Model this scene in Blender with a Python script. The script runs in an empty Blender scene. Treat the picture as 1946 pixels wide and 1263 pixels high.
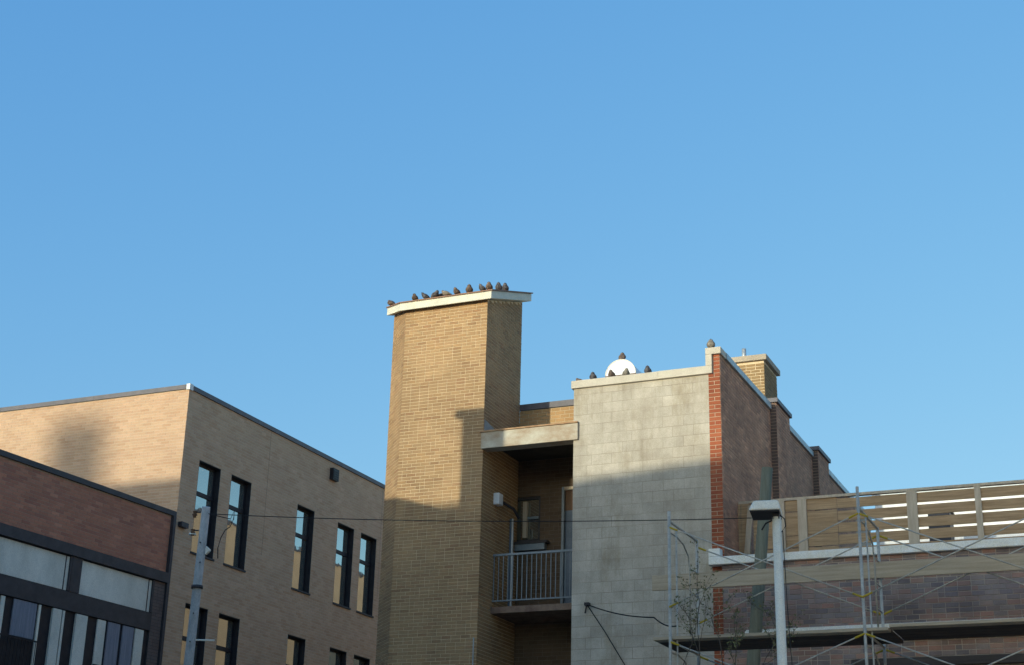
import bpy, math, random
from mathutils import Vector, Matrix
random.seed(7)
R = math.radians
sc = bpy.context.scene
col = sc.collection

# ------------------------------------------------------------------ camera
FPX, PITCH, ROLL, YAW = 2926.0, R(20.33), R(-1.49), R(24.0)
CAM = Vector((0, 0, 1.6))
_fw = Vector((0, math.cos(PITCH), math.sin(PITCH))); _rt = Vector((1, 0, 0)); _dn = _fw.cross(_rt)
def _yaw(v):
    c, s = math.cos(YAW), math.sin(YAW)
    return Vector((v.x*c - v.y*s, v.x*s + v.y*c, v.z))
CR = _yaw(math.cos(ROLL)*_rt + math.sin(ROLL)*_dn)
CD = _yaw(-math.sin(ROLL)*_rt + math.cos(ROLL)*_dn)
CF = _yaw(_fw)
cam = bpy.data.objects.new('camera', bpy.data.cameras.new('camera'))
col.objects.link(cam); sc.camera = cam
cam.data.sensor_width = 36.0
cam.data.lens = FPX/1946*36.0
cam.data.clip_end = 3000
m = Matrix.Identity(4)
for i in range(3):
    m[i][0] = CR[i]; m[i][1] = -CD[i]; m[i][2] = -CF[i]; m[i][3] = CAM[i]
cam.matrix_world = m

# ------------------------------------------------------------------ light
EL, PHI = R(7.0), R(21.0)
SUN = Vector((-math.sin(PHI)*math.cos(EL), -math.cos(PHI)*math.cos(EL), math.sin(EL)))
w = bpy.data.worlds.new('World'); sc.world = w; w.use_nodes = True
nt = w.node_tree; nt.nodes.clear()
out = nt.nodes.new('ShaderNodeOutputWorld'); bg = nt.nodes.new('ShaderNodeBackground')
sky = nt.nodes.new('ShaderNodeTexSky'); sky.sky_type = 'NISHITA'; sky.sun_disc = False
sky.sun_elevation = EL
sky.sun_rotation = math.atan2(SUN.x, SUN.y) % (2*math.pi)
sky.air_density = 1.0; sky.dust_density = 1.0; sky.ozone_density = 3.0
GLOW = (0.55, 1.25, 2.0)
# film response of the blue sky: one power curve per channel over the whole dome
sp_ = nt.nodes.new('ShaderNodeSeparateColor'); cb_ = nt.nodes.new('ShaderNodeCombineColor')
nt.links.new(sky.outputs[0], sp_.inputs[0])
for ch_, (gain_, gam_) in enumerate(((0.953, 0.954), (1.276, 0.599), (2.027, 0.287))):
    pw = nt.nodes.new('ShaderNodeMath'); pw.operation = 'POWER'; pw.inputs[1].default_value = gam_
    ml = nt.nodes.new('ShaderNodeMath'); ml.operation = 'MULTIPLY'; ml.inputs[1].default_value = gain_
    nt.links.new(sp_.outputs[ch_], pw.inputs[0]); nt.links.new(pw.outputs[0], ml.inputs[0])
    # glow round the sun boosted per channel, adding fill from outside the view
    sb = nt.nodes.new('ShaderNodeMath'); sb.operation = 'SUBTRACT'; sb.inputs[1].default_value = (1.1, 2.3, 3.7)[ch_]
    mx_ = nt.nodes.new('ShaderNodeMath'); mx_.operation = 'MAXIMUM'; mx_.inputs[1].default_value = 0.0
    ma = nt.nodes.new('ShaderNodeMath'); ma.operation = 'MULTIPLY_ADD'; ma.inputs[1].default_value = GLOW[ch_]
    nt.links.new(sp_.outputs[ch_], sb.inputs[0]); nt.links.new(sb.outputs[0], mx_.inputs[0]); nt.links.new(mx_.outputs[0], ma.inputs[0])
    nt.links.new(ml.outputs[0], ma.inputs[2]); nt.links.new(ma.outputs[0], cb_.inputs[ch_])
nt.links.new(cb_.outputs[0], bg.inputs[0])
bg.inputs[1].default_value = 0.15
nt.links.new(bg.outputs[0], out.inputs[0])
sl = bpy.data.lights.new('sun', 'SUN'); sl.energy = 2.0; sl.angle = R(0.5); sl.color = (0.84, 0.80, 0.61)
so = bpy.data.objects.new('sun', sl); col.objects.link(so)
so.rotation_euler = (-SUN).to_track_quat('-Z', 'Y').to_euler(); so.location = SUN*80
vs = sc.view_settings
vs.view_transform = 'Standard'; vs.look = 'None'; vs.exposure = 1.0; vs.gamma = 1.0; vs.use_curve_mapping = False

# ------------------------------------------------------------------ pixel helpers (photo pixels 1946 x 1263)
def ray(x, y): return CR*((x-973)/FPX) + CD*((y-631.5)/FPX) + CF
def onY(x, y, Y): d = ray(x, y); return CAM + d*(Y/d.y)
def onX(x, y, X): d = ray(x, y); return CAM + d*(X/d.x)
def onP(x, y, p, n): d = ray(x, y); return CAM + d*((p-CAM).dot(n)/d.dot(n))

# ------------------------------------------------------------------ materials
def mat(name): 
    mm = bpy.data.materials.new(name); mm.use_nodes = True
    return mm, mm.node_tree.nodes, mm.node_tree.links, mm.node_tree.nodes['Principled BSDF']
def rgba(c): return (c[0], c[1], c[2], 1)
def ramp(N, stops):
    r = N.new('ShaderNodeValToRGB'); e = r.color_ramp.elements
    while len(e) < len(stops): e.new(0.5)
    for k, (p, c) in enumerate(stops): e[k].position = p; e[k].color = rgba(c)
    return r
def coords(N, L, scale=(1, 1, 1)):
    g = N.new('ShaderNodeNewGeometry'); mp = N.new('ShaderNodeMapping'); mp.inputs['Scale'].default_value = scale
    L.new(g.outputs['Position'], mp.inputs['Vector']); return mp.outputs['Vector']
def noise(N, L, vec, scale, detail=4, rough=.6):
    n = N.new('ShaderNodeTexNoise'); n.inputs['Scale'].default_value = scale; n.inputs['Detail'].default_value = detail
    n.inputs['Roughness'].default_value = rough; L.new(vec, n.inputs['Vector']); return n
def mixc(N, L, fac, a, b, mode='MIX'):
    x = N.new('ShaderNodeMix'); x.data_type = 'RGBA'; x.blend_type = mode
    for s, v in ((x.inputs[0], fac), (x.inputs[6], a), (x.inputs[7], b)):
        if hasattr(v, 'is_output'): L.new(v, s)
        elif isinstance(v, (tuple, list)): s.default_value = rgba(v)
        else: s.default_value = v
    return x.outputs[2]
def bump(N, L, h, b, strength=.3, dist=.01):
    bp = N.new('ShaderNodeBump'); bp.inputs['Strength'].default_value = strength; bp.inputs['Distance'].default_value = dist
    L.new(h, bp.inputs['Height']); L.new(bp.outputs[0], b.inputs['Normal'])
def brick_mat(name, tones, rough=.9, stain=.25):
    mm, N, L, b = mat(name)
    oi = N.new('ShaderNodeObjectInfo'); g = N.new('ShaderNodeNewGeometry')
    ad = N.new('ShaderNodeMath'); ad.operation = 'ADD'; L.new(oi.outputs['Random'], ad.inputs[0]); L.new(g.outputs['Random Per Island'], ad.inputs[1])
    fr = N.new('ShaderNodeMath'); fr.operation = 'FRACT'; L.new(ad.outputs[0], fr.inputs[0])
    n = len(tones)
    r = ramp(N, [(k/(n-1) if n > 1 else 0, t) for k, t in enumerate(tones)])
    L.new(fr.outputs[0], r.inputs[0])
    v = coords(N, L)
    n1 = noise(N, L, v, 55, 4, .7); n2 = noise(N, L, v, 1.1, 5, .6)
    r1 = ramp(N, [(.3, (.85, .85, .85)), (.7, (1.10, 1.10, 1.10))]); L.new(n1.outputs['Fac'], r1.inputs[0])
    r2 = ramp(N, [(.35, (1-stain,)*3), (.62, (1.0, 1.0, 1.0))]); L.new(n2.outputs['Fac'], r2.inputs[0])
    c = mixc(N, L, 1.0, r.outputs[0], r1.outputs[0], 'MULTIPLY'); c = mixc(N, L, 1.0, c, r2.outputs[0], 'MULTIPLY')
    L.new(c, b.inputs['Base Color']); b.inputs['Roughness'].default_value = rough
    bump(N, L, n1.outputs['Fac'], b, .5, .006)
    return mm
def rough_mat(name, a, c, scale=6, rough=.85, fine=70, spec=.3, metal=0, stretch=(1, 1, 1), bumps=.3, lo=.35, hi=.65):
    mm, N, L, b = mat(name)
    v = coords(N, L, stretch); n1 = noise(N, L, v, scale, 6, .62); n2 = noise(N, L, v, fine, 3, .6)
    r = ramp(N, [(lo, a), (hi, c)]); L.new(n1.outputs['Fac'], r.inputs[0])
    r2 = ramp(N, [(.3, (.82,)*3), (.7, (1.12,)*3)]); L.new(n2.outputs['Fac'], r2.inputs[0])
    L.new(mixc(N, L, 1.0, r.outputs[0], r2.outputs[0], 'MULTIPLY'), b.inputs['Base Color'])
    b.inputs['Roughness'].default_value = rough; b.inputs['Specular IOR Level'].default_value = spec; b.inputs['Metallic'].default_value = metal
    bump(N, L, n2.outputs['Fac'], b, bumps, .004)
    return mm
M = {}
M['tower_brick'] = brick_mat('tower_brick', [(0.327, 0.188, 0.0923), (0.41, 0.253, 0.122), (0.42, 0.262, 0.132), (0.396, 0.244, 0.122), (0.426, 0.253, 0.117), (0.445, 0.281, 0.141), (0.356, 0.198, 0.0972)])
M['tower_mortar'] = rough_mat('tower_mortar', (0.619, 0.484, 0.312), (0.786, 0.631, 0.423), 3)
M['tan_brick'] = brick_mat('tan_brick', [(0.536, 0.324, 0.196), (0.581, 0.375, 0.237), (0.615, 0.406, 0.26), (0.547, 0.343, 0.219), (0.641, 0.417, 0.273)], stain=.1)
M['tan_mortar'] = rough_mat('tan_mortar', (0.571, 0.467, 0.35), (0.636, 0.534, 0.4), 3)
M['red_brick'] = brick_mat('red_brick', [(0.464, 0.186, 0.113), (0.565, 0.23, 0.136), (0.411, 0.16, 0.106), (0.618, 0.265, 0.159)], stain=.15)
M['red_mortar'] = rough_mat('red_mortar', (0.355, 0.239, 0.167), (0.452, 0.312, 0.218), 3)
M['quoin_brick'] = brick_mat('quoin_brick', [(0.354, 0.0896, 0.0379), (0.397, 0.111, 0.0479), (0.326, 0.0787, 0.0353), (0.426, 0.126, 0.0556)], stain=.25)
M['quoin_mortar'] = rough_mat('quoin_mortar', (.5, .38, .27), (.6, .48, .35), 4)
M['dark_brick'] = brick_mat('dark_brick', [(0.4, 0.21, 0.138), (0.587, 0.303, 0.184), (0.494, 0.261, 0.164), (0.682, 0.362, 0.223)], stain=.3)
M['dark_mortar'] = rough_mat('dark_mortar', (0.499, 0.354, 0.242), (0.641, 0.443, 0.302), 3)
M['old_brick'] = brick_mat('old_brick', [(.24, .19, .19), (.33, .24, .215), (.46, .25, .19), (.36, .28, .25), (.27, .22, .22), (.38, .30, .265), (.50, .29, .22)], stain=.4)
M['old_mortar'] = rough_mat('old_mortar', (0.326, 0.272, 0.233), (0.533, 0.441, 0.362), 3)
M['parapet_brick'] = brick_mat('parapet_brick', [(0.44, 0.247, 0.104), (0.5, 0.294, 0.133), (0.47, 0.285, 0.123)])
M['parapet_mortar'] = rough_mat('parapet_mortar', (.52, .42, .27), (.62, .5, .34), 3)
def block_mat():
    mm, N, L, b = mat('concrete_block')
    oi = N.new('ShaderNodeObjectInfo'); v = coords(N, L)
    n1 = noise(N, L, v, 2.2, 6, .65); n2 = noise(N, L, v, 90, 3, .7); n3 = noise(N, L, coords(N, L, (1.6, 1, .5)), 1.4, 5, .7)
    r = ramp(N, [(.3, (.40, .345, .272)), (.5, (.475, .42, .342)), (.7, (.56, .505, .42))]); L.new(n1.outputs['Fac'], r.inputs[0])
    r2 = ramp(N, [(.3, (.8,)*3), (.7, (1.15,)*3)]); L.new(n2.outputs['Fac'], r2.inputs[0])
    r3 = ramp(N, [(0, (.92,)*3), (1, (1.06,)*3)]); L.new(oi.outputs['Random'], r3.inputs[0])
    r4 = ramp(N, [(.52, (1, 1, 1)), (.7, (.78, .74, .66))]); L.new(n3.outputs['Fac'], r4.inputs[0])
    n5 = noise(N, L, coords(N, L, (2.6, 2.6, .25)), 1.7, 6, .75); r5 = ramp(N, [(.30, (.88, .87, .85)), (.60, (1.02, 1.02, 1.02))]); L.new(n5.outputs['Fac'], r5.inputs[0])
    c = r.outputs[0]
    for q in (r2, r3, r4, r5): c = mixc(N, L, 1.0, c, q.outputs[0], 'MULTIPLY')
    L.new(c, b.inputs['Base Color']); b.inputs['Roughness'].default_value = .95
    bump(N, L, n2.outputs['Fac'], b, .5, .005)
    return mm
M['block'] = block_mat()
M['block_mortar'] = rough_mat('block_mortar', (.25, .205, .155), (.44, .39, .31), 1.6)
M['coping'] = rough_mat('beige_coping', (.50, .44, .35), (.58, .52, .42), 3, .6)
M['cap'] = rough_mat('white_fascia', (0.607, 0.582, 0.475), (0.699, 0.673, 0.563), 4, .7)
M['cap_edge'] = rough_mat('brown_flashing', (.20, .11, .07), (.28, .16, .10), 5, .6)
M['lintel'] = rough_mat('stained_concrete', (.36, .25, .16), (.56, .52, .42), 2.6, .9, lo=.28, hi=.66, stretch=(1, 1, 1.8))
M['rust'] = rough_mat('rusty_flashing', (.34, .19, .10), (.46, .29, .16), 8, .8)
M['parge'] = rough_mat('parging', (.30, .30, .28), (.42, .41, .38), 4)
M['dark_metal'] = rough_mat('dark_metal', (.045, .043, .05), (.065, .062, .07), 4, .5, metal=.2)
M['tan_coping'] = rough_mat('slate_flashing', (.10, .095, .11), (.14, .13, .145), 4, .5)
M['grey_flash'] = rough_mat('galvanised_flashing', (.33, .36, .38), (.46, .49, .50), 5, .45, metal=.35)
M['frame'] = rough_mat('black_frame', (.018, .017, .022), (.03, .028, .034), 6, .5)
M['sill'] = rough_mat('dark_sill', (.05, .045, .045), (.08, .07, .07), 6, .7)
M['white'] = rough_mat('white_paint', (.70, .70, .68), (.78, .78, .76), 6, .5)
M['bright_white'] = rough_mat('white_enamel', (.80, .80, .80), (.84, .84, .84), 3, .4, bumps=.05)
M['stone'] = rough_mat('pale_stone', (0.85, 0.802, 0.67), (0.9, 0.9, 0.871), 4, .9)
M['wood'] = rough_mat('fence_wood', (0.347, 0.222, 0.12), (0.536, 0.361, 0.209), 3, .85, stretch=(.6, 1, 9))
M['wood_post'] = rough_mat('pale_timber', (0.486, 0.391, 0.288), (0.621, 0.517, 0.389), 3, .85, stretch=(6, 6, .8))
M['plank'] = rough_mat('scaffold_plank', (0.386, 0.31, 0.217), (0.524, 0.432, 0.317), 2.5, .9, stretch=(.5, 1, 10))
M['trim_and_plank_shade'] = rough_mat('dark_trim_shaded_plank', (.06, .05, .045), (.09, .075, .065), 2.5, .9, stretch=(.5, 1, 10))  # plain dark trim; on the rear planks it stands for underside shade
M['galv'] = rough_mat('galvanised_tube', (0.376, 0.358, 0.314), (0.564, 0.525, 0.443), 10, .5, metal=.1)
M['yellow'] = rough_mat('yellow_paint', (.42, .30, .02), (.5, .36, .03), 8, .6)
M['lamp_grey'] = rough_mat('pale_grey_paint', (0.867, 0.783, 0.629), (0.88, 0.828, 0.707), 6, .5)
M['pole_grey'] = rough_mat('weathered_grey_pole', (0.353, 0.353, 0.343), (0.523, 0.515, 0.498), 9, .8, stretch=(1, 1, .35))
M['pole_wood'] = rough_mat('greenish_timber', (.155, .15, .10), (.215, .205, .145), 4, .9, stretch=(6, 6, .4))
M['wire'] = rough_mat('black_cable', (.012, .012, .014), (.02, .02, .022), 5, .6)
M['rail'] = rough_mat('grey_blue_rail', (0.187, 0.225, 0.25), (0.237, 0.275, 0.3), 6, .5)
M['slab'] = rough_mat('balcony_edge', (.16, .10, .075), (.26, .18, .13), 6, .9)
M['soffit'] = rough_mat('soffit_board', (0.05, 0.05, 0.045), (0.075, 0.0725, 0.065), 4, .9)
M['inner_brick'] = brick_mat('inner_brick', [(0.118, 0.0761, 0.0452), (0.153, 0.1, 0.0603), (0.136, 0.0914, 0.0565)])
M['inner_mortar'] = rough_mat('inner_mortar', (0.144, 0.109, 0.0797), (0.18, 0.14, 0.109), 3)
M['blue_door'] = rough_mat('blue_grey_door', (0.106, 0.143, 0.188), (0.14, 0.178, 0.227), 4, .5)
M['brown_door'] = rough_mat('brown_door', (.14, .075, .04), (.2, .11, .06), 4, .6)
M['curtain'] = rough_mat('grey_curtain', (.20, .20, .24), (.30, .30, .34), 5, .9, stretch=(8, 8, .3))
M['panel'] = rough_mat('pale_panel', (.62, .60, .52), (.82, .78, .68), 1.6, .45, bumps=.05, stretch=(1, 1, .6))
M['roof'] = rough_mat('roof_gravel', (.12, .12, .12), (.2, .19, .18), 8, .95)
M['asphalt'] = rough_mat('asphalt', (.22, .21, .195), (.28, .265, .245), 2, .95)
M['stucco'] = rough_mat('stucco', (.42, .33, .22), (.5, .4, .27), 2, .95)
M['ochre'] = rough_mat('warm_bounce_stucco', (0.7, 0.559, 0.377), (0.8, 0.65, 0.455), 2, .95)  # pale and warm so the added houses bounce more fill
M['buff'] = rough_mat('buff_render', (.60, .42, .25), (.70, .50, .31), 2, .95)
M['pier_and_pilaster_shade'] = brick_mat('pier_and_pilaster_shade', [(.15, .105, .09), (.19, .135, .115), (.17, .12, .10)])  # dark brick of the corner pier; on pilaster fronts it paints in shade
M['tan_joint'] = rough_mat('joint_sealant', (.26, .19, .13), (.3, .22, .16), 6, .9)
M['chimney_brick'] = brick_mat('chimney_brick', [(.27, .165, .08), (.36, .235, .11), (.33, .21, .10), (.38, .25, .12), (.30, .18, .085)])
M['chimney_cap'] = rough_mat('weathered_cap', (.36, .30, .23), (.46, .39, .30), 4, .9)
M['bark'] = rough_mat('twig_bark', (0.08, 0.064, 0.051), (0.136, 0.112, 0.085), 20, .9)
M['leaf'] = rough_mat('leaf', (0.101, 0.119, 0.048), (0.192, 0.182, 0.084), 9, .7)
def glass_mat(name, base, refl, amt, gain):
    mm, N, L, b = mat(name)
    b.inputs['Base Color'].default_value = rgba(base); b.inputs['Roughness'].default_value = .05
    gl = N.new('ShaderNodeBsdfGlossy'); gl.inputs['Roughness'].default_value = .02; gl.inputs['Color'].default_value = rgba(refl)
    lw = N.new('ShaderNodeFresnel'); lw.inputs['IOR'].default_value = 1.5
    mt = N.new('ShaderNodeMath'); mt.operation = 'MULTIPLY_ADD'; mt.inputs[1].default_value = gain; mt.inputs[2].default_value = amt
    L.new(lw.outputs[0], mt.inputs[0])
    v = coords(N, L); n = noise(N, L, v, 2.2, 2, .5); bp = N.new('ShaderNodeBump'); bp.inputs['Strength'].default_value = .12; bp.inputs['Distance'].default_value = .02
    L.new(n.outputs['Fac'], bp.inputs['Height']); L.new(bp.outputs[0], gl.inputs['Normal'])
    mx = N.new('ShaderNodeMixShader'); L.new(mt.outputs[0], mx.inputs[0]); L.new(b.outputs[0], mx.inputs[1]); L.new(gl.outputs[0], mx.inputs[2])
    L.new(mx.outputs[0], N['Material Output'].inputs[0])
    return mm
M['glass'] = glass_mat('window_glass', (.10, .11, .10), (.92, .92, .86), .34, 1.0)
M['dark_glass'] = glass_mat('tinted_glass', (.10, .13, .12), (.7, .8, .74), .10, .8)
def feather(name, a, c):
    return rough_mat(name, a, c, 22, .8, lo=.4, hi=.6, bumps=.1)
M['pig_slate'] = feather('slate_feathers', (.045, .045, .055), (.14, .13, .135))
M['pig_brown'] = feather('brown_feathers', (.075, .052, .042), (.19, .14, .11))
M['pig_pale'] = feather('pale_feathers', (.13, .115, .10), (.30, .26, .21))
M['pig_leg'] = rough_mat('pigeon_leg', (.3, .1, .08), (.35, .12, .1), 30, .7)

# ------------------------------------------------------------------ building blocks
def link(o, parent=None):
    col.objects.link(o)
    if parent is not None:
        o.parent = parent
        if parent.get('_base') is not None:
            b = parent['_base']; o.matrix_parent_inverse = Matrix.Translation((-b[0], -b[1], -b[2]))
    return o
def tag(o, label, cat, group=None, kind=None):
    if label: o['label'] = label
    if cat: o['category'] = cat
    if group: o['group'] = group
    if kind: o['kind'] = kind
    return o
def thing(name, base, label, cat, group=None):
    o = bpy.data.objects.new(name, None); o.empty_display_size = .2
    o.location = base; o['_base'] = list(base); col.objects.link(o)
    return tag(o, label, cat, group)
class MB:
    def __init__(s): s.v = []; s.f = []
    def quad(s, a, b, c, d):
        k = len(s.v); s.v += [tuple(a), tuple(b), tuple(c), tuple(d)]; s.f.append((k, k+1, k+2, k+3)); return s
    def hexa(s, p):      # 8 points: bottom 0-3 counter-clockwise, top 4-7
        k = len(s.v); s.v += [tuple(q) for q in p]
        s.f += [tuple(k+i for i in q) for q in ((3, 2, 1, 0), (4, 5, 6, 7), (0, 1, 5, 4), (1, 2, 6, 5), (2, 3, 7, 6), (3, 0, 4, 7))]; return s
    def box(s, x0, x1, y0, y1, z0, z1):
        x0, x1 = sorted((x0, x1)); y0, y1 = sorted((y0, y1)); z0, z1 = sorted((z0, z1))
        return s.hexa([(x0, y0, z0), (x1, y0, z0), (x1, y1, z0), (x0, y1, z0), (x0, y0, z1), (x1, y0, z1), (x1, y1, z1), (x0, y1, z1)])
    def obox(s, o, u, n, u0, u1, n0, n1, z0, z1):   # oriented: u along the wall, n outward
        P = lambda a, b, z: Vector((o.x, o.y, 0)) + u*a + n*b + Vector((0, 0, z))
        return s.hexa([P(u0, n0, z0), P(u1, n0, z0), P(u1, n1, z0), P(u0, n1, z0), P(u0, n0, z1), P(u1, n0, z1), P(u1, n1, z1), P(u0, n1, z1)])
    def prism(s, poly, zb, zt):     # poly: list of (x, y); zb, zt: functions or numbers
        fb = zb if callable(zb) else (lambda x, y: zb); ft = zt if callable(zt) else (lambda x, y: zt)
        k = len(s.v); n = len(poly)
        s.v += [(x, y, fb(x, y)) for x, y in poly] + [(x, y, ft(x, y)) for x, y in poly]
        s.f.append(tuple(k+i for i in reversed(range(n)))); s.f.append(tuple(k+n+i for i in range(n)))
        for i in range(n): j = (i+1) % n; s.f.append((k+i, k+j, k+n+j, k+n+i))
        return s
    def tube(s, pts, r, seg=8, r1=None):
        pts = [Vector(p) for p in pts]; k = len(s.v); n = len(pts)
        for i, p in enumerate(pts):
            t = (pts[min(i+1, n-1)] - pts[max(i-1, 0)]).normalized()
            a = t.cross(Vector((0, 0, 1)) if abs(t.z) < .9 else Vector((1, 0, 0))).normalized(); b = t.cross(a)
            rr = r if r1 is None else r + (r1-r)*i/(n-1)
            for q in range(seg):
                an = 2*math.pi*q/seg; s.v.append(tuple(p + a*math.cos(an)*rr + b*math.sin(an)*rr))
        for i in range(n-1):
            for q in range(seg):
                a0 = k+i*seg+q; a1 = k+i*seg+(q+1) % seg; s.f.append((a0, a1, a1+seg, a0+seg))
        s.f.append(tuple(k+q for q in reversed(range(seg)))); s.f.append(tuple(k+(n-1)*seg+q for q in range(seg)))
        return s
    def build(s, name, mt, parent=None, smooth=False, bev=0):
        me = bpy.data.meshes.new(name); me.from_pydata(s.v, [], s.f); me.update()
        me.materials.append(M[mt] if isinstance(mt, str) else mt)
        if smooth: me.polygons.foreach_set('use_smooth', [True]*len(me.polygons))
        o = bpy.data.objects.new(name, me)
        link(o, parent)
        if bev:
            bm = o.modifiers.new('bevel', 'BEVEL'); bm.width = bev; bm.segments = 2; bm.limit_method = 'ANGLE'
        return o
def base_of(poly):
    return (sum(p[0] for p in poly)/len(poly), sum(p[1] for p in poly)/len(poly), 0)

BRICK_UNIT = {}
def brick_unit(mt):
    if mt not in BRICK_UNIT:
        b = MB(); c = .06
        # chamfered front: back at n=0, front at n=1
        def P(u, n, z): return (u, n, z)
        e = .012
        b.v = [P(0, 0, 0), P(1, 0, 0), P(1, 0, 1), P(0, 0, 1), P(0, .7, 0), P(1, .7, 0), P(1, .7, 1), P(0, .7, 1), P(e, 1, 3*e), P(1-e, 1, 3*e), P(1-e, 1, 1-3*e), P(e, 1, 1-3*e)]
        b.f = [(0, 1, 5, 4), (1, 2, 6, 5), (2, 3, 7, 6), (3, 0, 4, 7), (4, 5, 9, 8), (5, 6, 10, 9), (6, 7, 11, 10), (7, 4, 8, 11), (8, 9, 10, 11)]
        me = bpy.data.meshes.new('brick'); me.from_pydata(b.v, [], b.f); me.update(); me.materials.append(M[mt]); BRICK_UNIT[mt] = me
    return BRICK_UNIT[mt]
def lay(o, u, n, u0, u1, z0, z1, bl, bh, joint, holes=(), top=None, phase=0., heads=.12, jit=.0015):
    """Running bond courses on the plane through o: list of (u, z, length, height)."""
    res = []; k = 0; z = z0
    while z + bh*.6 < z1 + 1e-6:
        zt = min(z+bh-joint, z1)
        x = u0 - (bl*.5 if k % 2 else 0) - phase
        while x < u1:
            L = bl
            if random.random() < heads: L = bl*.5
            a, b = max(x, u0), min(x+L-joint, u1)
            x += L
            if u1-b < .05: b = u1
            if a-u0 < .05: a = u0
            if b-a < .035: continue
            if top is not None:
                if top(a) < zt and top(b) < zt: continue
                if top(a) < zt or top(b) < zt:
                    # trim along u
                    for q in range(1, 20):
                        t = a+(b-a)*q/20
                        if top(t) >= zt and top(a) < zt: a = t; break
                    if b-a < .03: continue
            pieces = [(a, z, b, zt)]
            for (h0, h1, g0, g1) in holes:
                nx = []
                for (p, q, r_, s_) in pieces:
                    if r_ <= h0 or p >= h1 or s_ <= g0 or q >= g1: nx.append((p, q, r_, s_)); continue
                    if p < h0-.02: nx.append((p, q, h0, s_))
                    if r_ > h1+.02: nx.append((h1, q, r_, s_))
                    pm, rm = max(p, h0), min(r_, h1)
                    if q < g0-.02: nx.append((pm, q, rm, g0))
                    if s_ > g1+.02: nx.append((pm, g1, rm, s_))
                pieces = nx
            for (p, q, r_, s_) in pieces:
                if r_-p > .02 and s_-q > .015: res.append((p, q, r_-p, s_-q))
        z += bh; k += 1
    return res
def place_bricks(bricks, o, u, n, depth, mt, parent, single=0, key=None, name='brick', rest_name='brick_courses'):
    """The `single` bricks that show largest are objects, the rest one part marked as stuff."""
    if key: bricks = sorted(bricks, key=key)
    me = brick_unit(mt); zz = Vector((0, 0, 1)); oo = Vector((o.x, o.y, 0))
    for (a, z, L, h) in bricks[:single]:
        d = depth*random.uniform(.75, 1.15)
        ob = bpy.data.objects.new(name, me)
        col.objects.link(ob); ob.parent = parent
        p = oo + u*a + zz*z
        mw = Matrix(((u.x*L, n.x*d, 0, p.x), (u.y*L, n.y*d, 0, p.y), (0, 0, h, p.z), (0, 0, 0, 1)))
        ob.matrix_basis = mw
    rest = bricks[single:]
    if rest:
        mb = MB(); tv = [tuple(v.co) for v in me.vertices]; tf = [tuple(p.vertices) for p in me.polygons]
        for (a, z, L, h) in rest:
            d = depth*random.uniform(.75, 1.15); k = len(mb.v)
            for (x, y, q) in tv:
                p = oo + u*(a+x*L) + n*(y*d); mb.v.append((p.x, p.y, z+q*h))
            mb.f += [tuple(k+i for i in f) for f in tf]
        r = mb.build(rest_name, mt, parent); r['kind'] = 'stuff'
def wall_sheet(mb, o, u, n, u0, u1, z0, z1, holes=(), depth=.16):
    """Front sheet with real openings and their reveals."""
    us = sorted({u0, u1} | {min(max(h[i], u0), u1) for h in holes for i in (0, 1)})
    zs = sorted({z0, z1} | {min(max(h[i], z0), z1) for h in holes for i in (2, 3)})
    oo = Vector((o.x, o.y, 0)); P = lambda a, d, z: oo + u*a + n*d + Vector((0, 0, z))
    for i in range(len(us)-1):
        for j in range(len(zs)-1):
            cu, cz = (us[i]+us[i+1])/2, (zs[j]+zs[j+1])/2
            if any(h[0] < cu < h[1] and h[2] < cz < h[3] for h in holes): continue
            mb.quad(P(us[i], 0, zs[j]), P(us[i+1], 0, zs[j]), P(us[i+1], 0, zs[j+1]), P(us[i], 0, zs[j+1]))
    for (a, b, c, d) in holes:
        c = max(c, z0)
        for (p, q) in (((a, c), (a, d)), ((b, d), (b, c)), ((a, d), (b, d)), ((b, c), (a, c))):
            mb.quad(P(p[0], 0, p[1]), P(q[0], 0, q[1]), P(q[0], -depth, q[1]), P(p[0], -depth, p[1]))
X1, Y1, Z1 = Vector((1, 0, 0)), Vector((0, 1, 0)), Vector((0, 0, 1))
def pl(x, y): return Vector((x, y, 0))

# ------------------------------------------------------------------ ground
g = MB().quad((-400, -400, 0), (400, -400, 0), (400, 400, 0), (-400, 400, 0)).build('ground', 'asphalt'); g['kind'] = 'structure'

# ------------------------------------------------------------------ brick tower
YF = 26.0
TX0, TX1, TYB, CH = -13.957, -12.13, 27.73, .585
tower = thing('brick_tower', (-13.2, 26.9, 0), 'tall buff brick stair tower with chamfered corner and sloping white roof edge', 'tower')
tpoly = [(TX0, YF), (TX1, YF), (TX1, TYB), (TX0-CH, TYB), (TX0-CH, YF+CH)]
ttop = lambda x, y: 12.90 + .34*(y-YF)
tw = MB().prism(tpoly, 0, ttop).build('wall', 'tower_mortar', tower)
BL, BH, JT = .200, .0667, .010
zb = 4.6
br = lay(pl(TX0, YF), X1, -Y1, 0, TX1-TX0+.0075, zb, 12.92, BL, BH, JT)
place_bricks(br, pl(TX0, YF), X1, -Y1, .007, 'tower_brick', tw, 300, key=lambda b: -b[1])
br = lay(pl(TX1, YF), Y1, X1, 0, TYB-YF, zb, 13.5, BL, BH, JT, top=lambda t: ttop(0, YF+t))
place_bricks(br, pl(TX1, YF), Y1, X1, .007, 'tower_brick', tw)
cu = Vector((1, -1, 0)).normalized(); cn = Vector((-1, -1, 0)).normalized()
br = lay(pl(TX0-CH, YF+CH), cu, cn, 0, CH*math.sqrt(2), zb, 13.1, BL, BH, JT, top=lambda t: ttop(0, YF+CH-t*.7071))
place_bricks(br, pl(TX0-CH, YF+CH), cu, cn, .007, 'tower_brick', tw)
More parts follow.
